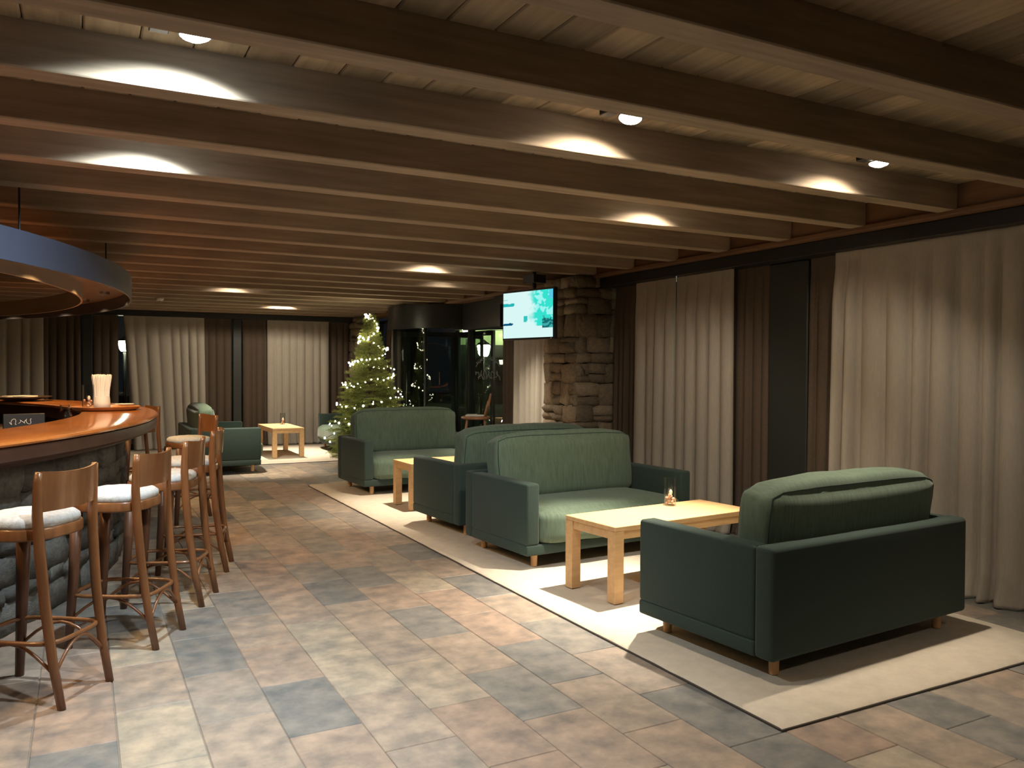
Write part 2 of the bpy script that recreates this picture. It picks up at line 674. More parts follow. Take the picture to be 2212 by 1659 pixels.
pillar('stone_pillar', 'broad rough stone pillar beside the hanging television', 4.86, 5.46, 7.66, 8.36, 2.55, 3, ('front', 'side'), STONEP)
pillar('stone_pillar', 'narrow stone pillar in the far corner behind the lit fir tree', 4.93, 5.42, 16.05, 16.5, 2.56, 5, ('front', 'side'), STONEP)

# ------------------------------------------------------------------ curtains


def curtain(label, axis, a0, a1, fixed, ztop, material, group, seed, pitch=0.15, amp=0.055, lean=0.0, puddle=0.05, lean0=None):
    """axis 'x': hangs in plane X=fixed, runs along Y from a0 to a1, folds towards -X; axis 'y': plane Y=fixed, folds towards -Y"""
    rnd = random.Random(seed)
    L = a1 - a0
    n = max(2, int(round(L / pitch)))
    # irregular pleat boundaries
    bs = [0.0]
    for i in range(n):
        bs.append(bs[-1] + rnd.uniform(.7, 1.3))
    bs = [b / bs[-1] for b in bs]
    am = [rnd.uniform(.6, 1.25) for _ in range(n)]
    drift = [rnd.uniform(-.35, .35) for _ in range(n)]
    NS = 9
    zs = [0, .02, .05, .085, .1, .16, .26] + [.26 + (ztop - .3) * k / 14 for k in range(1, 14)] + [ztop - .03, ztop - .008]
    bm = nb()
    grid = []
    for zi, dz in enumerate(zs):
        z = ztop - dz
        f = dz / ztop
        row = []
        for i in range(n):
            for k in range(NS + (1 if i == n - 1 else 0)):
                t = k / NS
                s0 = bs[i] + (drift[i] * f * 0.35 / n if i > 0 else 0)
                i2 = i + 1
                s1 = bs[i2] + (drift[i2] * f * 0.35 / n if i2 < n else 0)
                s = s0 + (s1 - s0) * t
                hd = max(0, min(1, (dz - .07) / .25))
                d = amp * am[i] * (0.2 + 0.8 * hd) * (abs(math.sin(PI * t)) ** 0.65) * (0.65 + 0.5 * f)
                d += 0.012 * math.sin(s * L * 3.1 + seed) * f
                if f > .93:
                    d += puddle * ((f - .93) / .07) ** 2 * (0.6 + 0.6 * math.sin(s * n * 4.7 + seed) ** 2)
                aa = a0 + s * L + (lean * s + (lean if lean0 is None else lean0) * (1 - s)) * f
                row.append(bm.verts.new((-d, aa, z) if axis == 'x' else (aa, -d, z)))
        grid.append(row)
    for r0, r1 in zip(grid, grid[1:]):
        for k in range(len(r0) - 1):
            bm.faces.new((r0[k], r0[k + 1], r1[k + 1], r1[k]))
    mid = (a0 + a1) / 2
    for v in bm.verts:
        if axis == 'x':
            v.co.y -= mid
        else:
            v.co.x -= mid
    o = obj('curtain', bm, material, None, True, recalc=False)
    o.location = (fixed, mid, 0) if axis == 'x' else (mid, fixed, 0)
    so = o.modifiers.new('thick', 'SOLIDIFY')
    so.thickness = 0.004
    tag(o, label, 'curtain', group)
    return o


GC, GB = 'cream window curtains', 'brown side curtains'
XC = 5.27
curtain('tall cream curtain filling the right edge of the picture behind the nearest sofa', 'x', 0.9, 4.50, XC, 2.44, CREAM, GC, 1, .17, .10)
curtain('narrow brown curtain just right of the dark window post', 'x', 4.46, 4.82, XC + .085, 2.46, BROWN, GB, 2, .11, .05)
curtain('narrow brown curtain just left of the dark window post', 'x', 5.27, 5.80, XC + .085, 2.46, BROWN, GB, 3, .11, .05)
curtain('cream curtain panel left of the dark post, hanging against a brown curtain', 'x', 5.63, 6.438, XC, 2.45, CREAM, GC, 4, .16, .075)
curtain('cream curtain panel between the stone pillar side and a lit slit', 'x', 6.452, 7.11, XC, 2.45, CREAM, GC, 5, .16, .075)
curtain('brown curtain hanging right beside the broad stone pillar', 'x', 7.07, 7.60, XC + .085, 2.46, BROWN, GB, 6, .11, .05)
curtain('cream curtain below the television, left of the stone pillar', 'x', 8.45, 9.84, XC, 2.46, CREAM, GC, 7, .15, .065)
curtain('brown curtain right of the glass entrance, behind the wooden high chair', 'x', 9.80, 10.36, XC + .085, 2.46, BROWN, GB, 8, .12, .05)
curtain('pale brown curtain left of the glass entrance, behind the fir tree', 'x', 14.25, 15.15, XC, 2.46, BROWN, GB, 9, .12, .05)
YC = 16.42
curtain('cream curtain at the far left edge above the bar counter', 'y', -3.2, -0.58, YC, 2.5, CREAM, GC, 10, .17, .06)
curtain('brown far curtain left of the lit lamp, behind the straw holder', 'y', -0.62, 0.01, YC + .085, 2.5, BROWN, GB, 11, .13, .05)
curtain('brown far curtain touching the lamp-lit cream curtain', 'y', 0.19, 0.60, YC + .085, 2.5, BROWN, GB, 12, .13, .05)
curtain('cream far curtain with the glowing lamp at its left edge', 'y', 0.68, 2.07, YC, 2.5, CREAM, GC, 13, .17, .06, 0.04, .05, .17)
curtain('brown far curtain left of the far window post', 'y', 2.05, 2.58, YC + .085, 2.5, BROWN, GB, 14, .12, .05)
curtain('brown far curtain right of the far window post', 'y', 2.78, 3.28, YC + .085, 2.5, BROWN, GB, 15, .12, .05)
curtain('bright cream far curtain behind the farthest table', 'y', 3.24, 4.47, YC, 2.5, CREAM, GC, 16, .15, .06)
curtain('brown far curtain behind the fir tree top', 'y', 4.43, 4.90, YC + .085, 2.5, BROWN, GB, 17, .12, .05)

# ------------------------------------------------------------------ rugs


def rug(label, x0, x1, y0, y1):
    cx, cy = (x0 + x1) / 2, (y0 + y1) / 2
    r = thing('rug', label, 'rug', (cx, cy, 0))
    bm = nb()
    nx, ny = int((x1 - x0) / .12), int((y1 - y0) / .12)
    g = []
    for i in range(nx + 1):
        row = []
        for j in range(ny + 1):
            e = (i in (0, nx)) or (j in (0, ny))
            z = .006 if e else .022 + .0025 * noise.noise(Vector((i * .8, j * .8, x0)))
            jx = random.uniform(-.003, .003)
            row.append(bm.verts.new((x0 - cx + (x1 - x0) * i / nx + jx, y0 - cy + (y1 - y0) * j / ny + jx, z)))
        g.append(row)
    # tighten the border ring
    for i in range(nx + 1):
        for j in range(ny + 1):
            v = g[i][j]
            if i == 1:
                v.co.x = x0 - cx + .018
            if i == nx - 1:
                v.co.x = x1 - cx - .018
            if j == 1:
                v.co.y = y0 - cy + .018
            if j == ny - 1:
                v.co.y = y1 - cy - .018
    for i in range(nx):
        for j in range(ny):
            bm.faces.new((g[i][j], g[i + 1][j], g[i + 1][j + 1], g[i][j + 1]))
    obj('pile', bm, RUG, r, True)
    hx, hy = (x1 - x0) / 2 + .004, (y1 - y0) / 2 + .004
    bm = nb()
    for a, b, c, d in ((-hx, hx, -hy, -hy + .012), (-hx, hx, hy - .012, hy), (-hx, -hx + .012, -hy + .012, hy - .012), (hx - .012, hx, -hy + .012, hy - .012)):
        box(bm, a, b, c, d, 0.0005, .009, .002, 1)
    obj('binding', bm, RUGE, r)
    return r


rug('long cream rug under the row of green sofas', 2.57, 4.74, 2.44, 10.42)
rug('cream rug under the farthest table by the far curtains', 0.35, 4.75, 13.05, 15.95)
RZ = 0.0285

# ------------------------------------------------------------------ sofas
SW, SD = 1.64, 0.95


def make_sofa(label, loc, rz, seed, zt=0.92):
    """local: width along x, front at -y, back at +y, origin on the floor centre"""
    s = thing('sofa', label, 'sofa', loc, rz, 'green two-seat sofas')
    hw, hd = SW / 2, SD / 2
    A = .115
    smooth_angle(obj('base', bx(-hw, hw, -hd, hd - A + .002, .125, .205, .014, 3), GREEN, s))
    for sg in (-1, 1):
        a, b = (-hw, -hw + A) if sg < 0 else (hw - A, hw)
        smooth_angle(obj('arm', bx(a, b, -hd, hd - A + .004, .200, .66, .02, 3), GREEN, s))
    smooth_angle(obj('back_panel', bx(-hw, hw, hd - A, hd, .125, .665, .022, 3), GREEN, s))
    # seat cushion
    sw = SW - 2 * A - .01
    bm = puffy(sw, SD - A + .03, .27, 14, bulge=.06, wr=.006, seed=seed)
    bmesh.ops.translate(bm, verts=bm.verts, vec=(0, -A / 2 - .018, .325))
    sc_ = obj('seat_cushion', bm, GREENC, s, True)
    # back cushion, leaning a little
    hh = zt - .42
    bm = puffy(sw, .23, hh, 14, bulge=.10, wr=.005, seed=seed + 3, droop=.0)
    bvh = BVHTree.FromBMesh(bm)
    bmesh.ops.rotate(bm, verts=bm.verts, cent=(0, 0, -hh / 2), matrix=Matrix.Rotation(R(-6), 3, 'X'))
    bmesh.ops.translate(bm, verts=bm.verts, vec=(0, hd - A - .15, .43 + hh / 2))
    bc = obj('back_cushion', bm, GREENC, s, True)
    # piping seams on the back cushion
    bm = nb()
    z0, z1, x1 = -hh / 2 + .05, hh / 2, sw / 2
    for sy in (-1, 1):
        raw = [(-x1, z0 + (z1 - z0) * k / 6) for k in range(7)] + [(-x1 + 2 * x1 * k / 24, z1) for k in range(1, 24)] + [(x1, z1 - (z1 - z0) * k / 6) for k in range(7)]
        pts = [bvh.find_nearest(Vector((x * 1.03, sy * .14, z * 1.05 + .02)))[0] for x, z in raw]
        tube(bm, pts, .0035, 5)
    bmesh.ops.rotate(bm, verts=bm.verts, cent=(0, 0, -hh / 2), matrix=Matrix.Rotation(R(-6), 3, 'X'))
    bmesh.ops.translate(bm, verts=bm.verts, vec=(0, hd - A - .15, .43 + hh / 2))
    obj('piping', bm, GREEN, bc, True)
    for sx in (-1, 1):
        for sy in (-1, 1):
            bm = nb()
            lathe(bm, [(.024, RZ - .002), (.027, .127)], 14, (sx * (hw - .13), sy * (hd - .1), 0))
            smooth_angle(obj('leg', bm, OAKL, s))
    return s


def sofa_at(label, corner, which, rz, seed, zt=.92):
    """place by one footprint corner; which = local corner sign (sx, sy)"""
    lx, ly = which[0] * SW / 2, which[1] * SD / 2
    c_, s_ = math.cos(rz), math.sin(rz)
    return make_sofa(label, (corner[0] - (lx * c_ - ly * s_), corner[1] - (lx * s_ + ly * c_), 0), rz, seed, zt)


sofa_at('nearest dark green sofa, seen from behind, at the right end of the long rug', (2.855, 2.775), (1, 1), PI + R(4), 1, .90)
sofa_at('green sofa facing the camera across the nearest oak table', (2.885, 5.205), (-1, -1), R(4), 2, .93)
sofa_at('green sofa back to back with the one facing the nearest table', (2.92, 6.50), (1, 1), PI + R(4), 3, .93)
sofa_at('green sofa facing the camera, right in front of the fir tree', (2.91, 9.16), (-1, -1), R(3), 4, .955)
sofa_at('far green sofa seen from its side, left of the farthest table, beyond the bar stools', (1.33, 13.62), (1, 1), R(90), 5, .93)
sofa_at('far green sofa right of the farthest table, half hidden by the fir tree', (3.95, 15.3), (-1, -1), R(-90), 6, .93)

# ------------------------------------------------------------------ tables


def make_table(label, loc, rz, L=1.28, W=.52, H=.515):
    t = thing('coffee_table', label, 'table', loc, rz, 'light oak coffee tables')
    hl, hw = L / 2, W / 2
    obj('tabletop', bx(-hl, hl, -hw, hw, H - .03, H, .003, 1), OAK, t)
    for sx in (-1, 1):
        for sy in (-1, 1):
            a, b = sorted((sx * hl, sx * (hl - .075)))
            c, d = sorted((sy * hw, sy * (hw - .075)))
            obj('leg', bx(a, b, c, d, RZ - .002, H - .0305, .003, 1), OAK, t)
    for sy in (-1, 1):
        c, d = sorted((sy * (hw - .012), sy * (hw - .034)))
        obj('apron', bx(-hl + .0755, hl - .0755, c, d, H - .085, H - .0305), OAK, t)
    for sx in (-1, 1):
        c, d = sorted((sx * (hl - .012), sx * (hl - .034)))
        obj('apron', bx(c, d, -hw + .0755, hw - .0755, H - .085, H - .0305), OAK, t)
    return t


def table_at(label, corner, which, rz):
    L, W = 1.28, .52
    lx, ly = which[0] * L / 2, which[1] * W / 2
    c_, s_ = math.cos(rz), math.sin(rz)
    return make_table(label, (corner[0] - (lx * c_ - ly * s_), corner[1] - (lx * s_ + ly * c_), 0), rz)


table_at('brightly lit oak coffee table in front of the nearest sofa', (2.955, 4.19), (-1, -1), R(5))
table_at('oak coffee table between the two middle sofas, mostly hidden by a sofa arm', (3.03, 7.96), (-1, -1), R(1))
table_at('farthest oak coffee table, standing lengthwise by the far curtains', (2.79, 13.70), (-1, 1), R(90))

POT = mat('red_potpourri', (0.45, 0.10, 0.05), 0.7, col2=(0.8, 0.6, 0.45), scale=60)


def vase(label, loc, h=.2, r=.044):
    v = thing('glass_vase', label, 'vase', loc, 0, 'glass vases with red filling')
    bm = nb()
    lathe(bm, [(r, 0.0), (r, h), (r - .003, h), (r - .003, .006)], 28)
    bm.faces.ensure_lookup_table()
    smooth_angle(obj('glass', bm, VGLASS, v, recalc=False))
    rnd = random.Random(int(loc[0] * 100))
    bm = nb()
    for i in range(13):
        q = rnd.uniform(.0, r - .016)
        a = rnd.uniform(0, 2 * PI)
        z = .018 + .065 * (i / 13)
        bmesh.ops.create_icosphere(bm, subdivisions=1, radius=rnd.uniform(.010, .0135), matrix=Matrix.Translation((q * math.cos(a), q * math.sin(a), z)))
    tag(obj('filling', bm, POT, v, True), kind='stuff')
    bm = nb()
    lathe(bm, [(.004, .07), (.011, .085), (.012, .10), (.004, .115)], 10, (.006, 0, 0))
    obj('candle', bm, mat('candle_wax', (.8, .62, .45), .5, emit=(1, .6, .3), estr=.25), v, True)
    return v


vase('clear glass vase with red filling on the nearest oak table', (3.80, 4.70, .516))
vase('small glass vase with red filling on the farthest oak table', (3.17, 14.72, .516))

# ------------------------------------------------------------------ bar counter
BC = (-5.4, 8.1)
A0, A1 = R(-62), R(66)
bar = thing('bar_counter', 'curved bar counter with varnished wooden top and rough stone front', 'bar counter', (BC[0], BC[1], 0))
prof = [(5.40, 1.085), (5.98, 1.085), (6.0, 1.095), (6.005, 1.105), (5.995, 1.117), (5.98, 1.12), (5.41, 1.12), (5.395, 1.11), (5.395, 1.092)]
o = obj('worktop', arcprofile(nb(), 0, 0, prof, A0, A1, 110), BARTOP, bar)
smooth_angle(o, 35)
prof = [(5.9, 1.02), (5.945, 1.0), (5.975, 1.0), (5.992, 1.015), (5.997, 1.05), (5.99, 1.0845), (5.9, 1.0845)]
o = obj('edge_moulding', arcprofile(nb(), 0, 0, prof, A0, A1, 110), BAREDGE, bar)
smooth_angle(o, 40)
obj('soffit', arcprism(nb(), 0, 0, 5.9, 5.45, A0, A1, .97, 1.0845, 90), BAREDGE, bar)
obj('mortar_core', arcprism(nb(), 0, 0, 5.66, 5.5, A0, A1, 0, .97, 90), MORT, bar)
obj('inner_shelf', arcprism(nb(), 0, 0, 5.498, 5.0, A0, A1, .82, .86, 90), BAREDGE, bar)
rnd = random.Random(11)
z = 0.0
sa, sb = R(-47), R(13)
while z < .96:
    hh = rnd.choice([.09, .12, .15, .18])
    if z + hh > .90:
        hh = .97 - z
    a = sa + rnd.uniform(0, .02)
    while a < sb:
        ww = rnd.uniform(.16, .42)
        da = ww / 5.7
        am_ = a + da / 2
        rr_ = 5.675 + rnd.uniform(-.018, .018)
        put_stone(bar, STONE, (rr_ * math.cos(am_), rr_ * math.sin(am_), z + hh / 2), (ww, .14, hh), am_ + PI / 2, rnd)
        a += da
    z += hh

# canopy ring over the bar
can = thing('bar_canopy', 'curved slate blue canopy ring hanging above the bar counter', 'canopy', (BC[0], BC[1], 0))
Z0, Z1 = 2.09, 2.275
smooth_angle(obj('outer_fascia', arcprism(nb(), 0, 0, 5.80, 5.785, A0, A1, Z0, Z1, 110), CANO, can), 30)
smooth_angle(obj('inner_fascia', arcprism(nb(), 0, 0, 5.415, 5.40, A0, A1, Z0, Z1 - .02, 110), CANI, can), 30)
smooth_angle(obj('soffit_panel', arcprism(nb(), 0, 0, 5.785, 5.415, A0, A1, Z0 + .115, Z0 + .13, 110), mat('canopy_soffit', (.16, .14, .13), .4, metal=.4), can), 30)
smooth_angle(obj('top_panel', arcprism(nb(), 0, 0, 5.785, 5.415, A0, A1, Z1 - .035, Z1 - .02, 110), CANO, can), 30)
dl0 = None
rd0 = None
LENSW = emis('warm_lens', (1, .62, .28), 14)
for i, dg in enumerate((-52, -41, -30, -19, -8, 3, 14, 25, 36, 47)):
    a = R(dg)
    x, y = 5.6 * math.cos(a), 5.6 * math.sin(a)
    if dl0 is None:
        bm = nb()
        lathe(bm, [(.045, 0), (.045, .022), (.034, .022), (.034, .004)], 18)
        dl0 = obj('downlight', bm, CHROME, can)
        bm = nb()
        lathe(bm, [(.032, .010), (.032, .016)], 18)
        obj('lens', bm, LENSW, dl0)
    else:
        dl0_ = copy_tree(dl0, can)
    o = dl0 if i == 0 else dl0_
    o.location = (x, y, Z0 + .0925)
    L = bpy.data.lights.new('bar_downlight', 'SPOT')
    L.color = (1, .60, .26)
    L.energy = 55
    L.spot_size = R(150)
    L.spot_blend = .6
    L.shadow_soft_size = .03
    lo = bpy.data.objects.new('bar_downlight', L)
    C.objects.link(lo)
    lo.parent = can
    lo.location = (x, y, Z0 + .085)
    bm = nb()
    if i % 2 == 0:
        if rd0 is None:
            lathe(bm, [(.006, Z1 - .03), (.006, ZB + .1)], 8)
            rd0 = obj('suspension_rod', bm, BLACK, can)
            rd = rd0
        else:
            bm.free()
            rd = inst(rd0, can)
        b_ = a + R(5)
        rd.location = (5.6 * math.cos(b_), 5.6 * math.sin(b_), 0)
    else:
        bm.free()

# ------------------------------------------------------------------ bar stools


def make_stool():
    """local: faces +y (towards the bar), back at -y"""
    s = empty('bar_stool')
    # seat rim: rounded D shape
    def outline(f, n=36):
        pts = []
        for k in range(n):
            a = 2 * PI * k / n
            c_, s_ = math.cos(a), math.sin(a)
            e = .72
            pts.append((f * .205 * math.copysign(abs(c_) ** e, c_), f * .20 * math.copysign(abs(s_) ** e, s_)))
        return pts
    bm = nb()
    rings = []
    for f, z in ((.97, .735), (1.0, .742), (1.0, .78), (.98, .787), (.9, .787)):
        rings.append([bm.verts.new((x, y, z)) for x, y in outline(f)])
    n = len(rings[0])
    for a, b in zip(rings, rings[1:]):
        for k in range(n):
            bm.faces.new((a[k], a[(k + 1) % n], b[(k + 1) % n], b[k]))
    bm.faces.new(rings[0][::-1])
    bm.faces.new(rings[-1])
    smooth_angle(obj('seat_frame', bm, STW, s))
    bm = nb()
    rings = []
    for f, z in ((.93, .785), (.955, .80), (.94, .818), (.86, .833), (.6, .842), (.3, .845), (.05, .846)):
        rings.append([bm.verts.new((x, y, z + .003 * noise.noise(Vector((x * 20, y * 20, 0))))) for x, y in outline(f)])
    for a, b in zip(rings, rings[1:]):
        for k in range(n):
            bm.faces.new((a[k], a[(k + 1) % n], b[(k + 1) % n], b[k]))
    bm.faces.new(rings[0][::-1])
    bm.faces.new(rings[-1])
    obj('seat_cushion', bm, SEATF, s, True)
    # back posts (rear legs running up)
    for sx in (-1, 1):
        pts = [(sx * .168, -.285, 0), (sx * .170, -.245, .2), (sx * .174, -.212, .45), (sx * .180, -.192, .70), (sx * .186, -.186, .85), (sx * .19, -.192, 1.0), (sx * .19, -.197, 1.045)]
        bm = nb()
        tube(bm, pts, .02, 8, rads=[.017, .019, .021, .022, .021, .017, .014], flat=(1.15, .95))
        obj('leg', bm, STW, s, True)
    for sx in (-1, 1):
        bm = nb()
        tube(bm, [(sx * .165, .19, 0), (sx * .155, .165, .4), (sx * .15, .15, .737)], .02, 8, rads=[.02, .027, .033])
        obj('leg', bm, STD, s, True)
    # curved back panel
    bm = nb()
    g = []
    for j in range(7):
        z = .868 + .18 * j / 6
        row = []
        for i in range(13):
            t = -1 + 2 * i / 12
            yb = -.186 - .012 * (j / 6) - .038 * (1 - t * t)
            row.append(((t * .186), yb, z - .012 * (1 - t * t) * (j == 6)))
        g.append(row)
    fr = [[bm.verts.new(p) for p in r] for r in g]
    bk = [[bm.verts.new((p[0], p[1] - .013, p[2])) for p in r] for r in g]
    for j in range(6):
        for i in range(12):
            bm.faces.new((fr[j][i], fr[j][i + 1], fr[j + 1][i + 1], fr[j + 1][i]))
            bm.faces.new((bk[j][i + 1], bk[j][i], bk[j + 1][i], bk[j + 1][i + 1]))
    for i in range(12):
        bm.faces.new((fr[0][i + 1], fr[0][i], bk[0][i], bk[0][i + 1]))
        bm.faces.new((fr[6][i], fr[6][i + 1], bk[6][i + 1], bk[6][i]))
    for j in range(6):
        bm.faces.new((fr[j][0], fr[j + 1][0], bk[j + 1][0], bk[j][0]))
        bm.faces.new((fr[j + 1][12], fr[j][12], bk[j][12], bk[j + 1][12]))
    smooth_angle(obj('backrest', bm, STW, s))
    # foot ring
    bm = nb()
    sup = lambda v: math.copysign(abs(v) ** .42, v)
    tube(bm, [(.180 * sup(math.cos(2 * PI * k / 40)), -.03 + .218 * sup(math.sin(2 * PI * k / 40)), .285) for k in range(40)], .011, 8, True)
    obj('foot_ring', bm, STW, s, True)
    # arched braces under the ring
    for sx in (-1, 1):
        bm = nb()
        tube(bm, [(sx * (.168 - .006 * k / 10), -.250 + .432 * k / 10, .15 + .125 * math.sin(PI * k / 10)) for k in range(11)], .008, 7)
        obj('brace', bm, STW, s, True)
    bm = nb()
    tube(bm, [(-.168 + .336 * k / 10, -.252, .15 + .125 * math.sin(PI * k / 10)) for k in range(11)], .008, 7)
    obj('brace', bm, STW, s, True)
    return s


# (x, y, extra turn, label); they face the arc's centre
ST = [
    (-.214, 4.36, 0, 'nearest bar stool, cut by the left edge of the picture, with a pale seat pad'),
    (.18, 4.985, 0, 'second bar stool from the camera, with a pale blue lit seat pad'),
    (.466, 5.68, 0, 'third bar stool from the camera, with a whitish seat pad'),
    (.71, 6.50, 0, 'fourth bar stool from the camera, seen edge on, its back rising highest on the right'),
    (.93, 8.50, 12, 'fifth bar stool, reddish back in front of the far sofa'),
    (.58, 10.75, -4, 'farthest bar stool, peeking out under the tip of the bar counter'),
]
st0 = make_stool()
for i, (x, y, ex, lb) in enumerate(ST):
    s = st0 if i == 0 else copy_tree(st0)
    s.location = (x, y, 0)
    s.rotation_euler = (0, 0, math.atan2(BC[1] - y, BC[0] - x) - PI / 2 + R(ex))
    tag(s, lb, 'bar stool', 'wooden bar stools along the bar')

# ------------------------------------------------------------------ things on the bar
ZT = 1.121
tr = thing('serving_tray', 'round wooden tray on the bar holding straws and a glass', 'tray', (.20, 8.25, ZT))
bm = nb()
lathe(bm, [(.24, 0), (.27, .012), (.285, .034), (.275, .036), (.26, .018), (.01, .014)], 40)
smooth_angle(obj('dish', bm, mat('tray_wood', (.30, .12, .035), .35, var=.2), tr, recalc=True))
ho = thing('straw_holder', 'tall white bundle of straws standing on the wooden tray', 'straw holder', (.165, 8.27, ZT + .019))
bm = nb()
lathe(bm, [(.072, 0), (.07, .05), (.066, .10), (.064, .105), (.058, .02)], 24)
obj('cup', bm, mat('ivory_plastic', (.85, .8, .7), .5), ho, True)
bm = nb()
rnd = random.Random(4)
for i in range(230):
    a = rnd.uniform(0, 2 * PI)
    q = .056 * math.sqrt(rnd.random())
    h = rnd.uniform(.275, .305)
    k = 1.45
    tube(bm, [(q * math.cos(a), q * math.sin(a), .02), (q * 1.12 * math.cos(a), q * 1.12 * math.sin(a), .16), (k * q * math.cos(a), k * q * math.sin(a), h)], .0055, 5)
tag(obj('straws', bm, mat('straw_white', (.92, .88, .8), .6), ho), kind='stuff')
vase('glass vase with red filling on the bar tray beside the straws', (.055, 8.17, ZT + .019), .21, .05)
pl = thing('saucer', 'small white saucer at the right of the bar tray', 'saucer', (.36, 8.33, ZT + .036))
bm = nb()
lathe(bm, [(.04, 0), (.075, .012), (.08, .016), (.07, .016), (.01, .008)], 26)
obj('dish', bm, WHITE, pl, True)
pl = thing('dark_plate', 'wide dark plate with white napkins on the far side of the bar', 'plate', (-.62, 10.9, ZT))
bm = nb()
lathe(bm, [(.12, 0), (.2, .018), (.33, .05), (.32, .053), (.2, .026), (.01, .02)], 36)
obj('dish', bm, mat('dark_plate', (.05, .03, .02), .4), pl, True)
bm = nb()
for k in range(4):
    box(bm, -.15, .15, -.1, .1, .03 + .008 * k, .036 + .008 * k, .001, 1, Matrix.Rotation(.25 * k, 4, 'Z'))
obj('napkins', bm, WHITE, pl)
# dark menu board inside the bar
mb = thing('menu_board', 'small black board with white script standing behind the bar top', 'sign', (-.39, 7.3, .862), R(10))
obj('board', bx(-.14, .14, -.012, .012, .0, .285, .004, 1), mat('board_black', (.012, .012, .012), .5), mb)
bm = nb()
for x0, wv in ((-.10, .022), (-.04, .014), (.0, .02)):
    tube(bm, [(x0 + .0035 * k + .008 * math.sin(k * .8), -.014, .225 + wv * math.sin(k * .55 + x0 * 30)) for k in range(16)], .0018, 5)
obj('script', bm, WHITE, mb)
jr = None
for k, (x, y, lb) in enumerate(((-.02, 7.75, 'clear glass jar behind the bar, right of the black board'), (-.55, 6.75, 'clear glass jar at the left edge, left of the black board'))):
    j = thing('glass_jar', lb, 'jar', (x - .1, y, .862), 0, 'glass jars behind the bar')
    bm = nb()
    lathe(bm, [(.05, 0), (.055, .02), (.055, .24), (.035, .29), (.04, .33), (.036, .33), (.03, .29), (.05, .24), (.05, .02), (.03, .006)], 22)
    obj('glass', bm, VGLASS, j, True, recalc=False)

# ------------------------------------------------------------------ ceiling spotlights
HEAD = mat('spot_housing', (.03, .03, .028), .4, metal=.5)


def spot(x, y, col, wn, ww, aim, lb):
    zl = 2.668
    s = thing('ceiling_spotlight', 'small ceiling spotlight, ' + lb, 'spotlight', (x, y, 0), 0, 'ceiling spotlights between the beams')
    obj('base', bx(-.15, -.085, -.035, .035, 2.665, ZC - .001, .004, 1), HEAD, s)
    bm = nb()
    tube(bm, [(-.09, 0, 2.70), (-.02, 0, 2.70)], .009, 8)
    obj('stem', bm, HEAD, s, True)
    d = (Vector(aim) - Vector((x, y, zl)))
    tl = d.normalized()
    tilt = Vector((0, 0, -1)).rotation_difference(Vector((tl.x * .6, tl.y * .6, tl.z)).normalized())
    bm = nb()
    lathe(bm, [(.025, .06), (.050, .05), (.058, .0), (.054, -.002), (.050, .012)], 22)
    bmesh.ops.transform(bm, matrix=Matrix.Translation((0, 0, zl)) @ tilt.to_matrix().to_4x4(), verts=bm.verts)
    smooth_angle(obj('head', bm, HEAD, s))
    bm = nb()
    lathe(bm, [(.052, .002), (.047, -.008), (.024, -.019), (.002, -.022)], 22)
    bmesh.ops.transform(bm, matrix=Matrix.Translation((0, 0, zl)) @ tilt.to_matrix().to_4x4(), verts=bm.verts)
    obj('lens', bm, emis('lens_cool' if col is COOL else 'lens_warm', col, 40), s, True)
    for wts, size, bl, direc, rad in ((wn, 62, 1.0, d, .03), (ww, 134, .4, Vector((-.12, .5, -1)), .03)):
        L = bpy.data.lights.new('spot_beam', 'SPOT')
        L.color = col
        L.energy = wts
        L.spot_size = R(size)
        L.spot_blend = bl
        L.shadow_soft_size = rad
        lo = bpy.data.objects.new('spot_beam', L)
        C.objects.link(lo)
        lo.parent = s
        lo.location = Vector((0, 0, zl)) + (tilt @ Vector((0, 0, -.035)))
        lo.rotation_euler = direc.to_track_quat('-Z', 'Y').to_euler()


for a in SPOTS:
    spot(*a)

sd = thing('smoke_detector', 'small round white smoke detector under a far ceiling beam', 'smoke detector', (1.05, 13.32, 0))
bm = nb()
lathe(bm, [(.06, ZB - .001), (.06, ZB - .02), (.045, ZB - .045), (.005, ZB - .05)], 20)
obj('housing', bm, WHITE, sd, True)
bm = nb()
lathe(bm, [(.02, ZB - .049), (.012, ZB - .062)], 12)
obj('sensor', bm, mat('sensor_grey', (.2, .2, .2), .5), sd, True)

# ------------------------------------------------------------------ television
tvc = Vector((4.268, 7.71, 2.10))
TVW, TVH = .84, .545
tv = thing('television', 'flat television showing a bright cyan picture, hanging from the ceiling', 'television', tvc, math.atan2(-.775, .175))
# local x along the screen width, screen faces local -y
obj('casing', bx(-TVW / 2, TVW / 2, 0, .05, -TVH / 2, TVH / 2, .008, 2), BLACK, tv)
bm = nb()
NX, NY = 130, 84
hx, hy = TVW / 2 - .018, TVH / 2 - .022
vs = [[bm.verts.new((-hx + 2 * hx * i / NX, -.0015, -hy + 2 * hy * j / NY)) for i in range(NX + 1)] for j in range(NY + 1)]
for j in range(NY):
    for i in range(NX):
        bm.faces.new((vs[j][i], vs[j][i + 1], vs[j + 1][i + 1], vs[j + 1][i]))


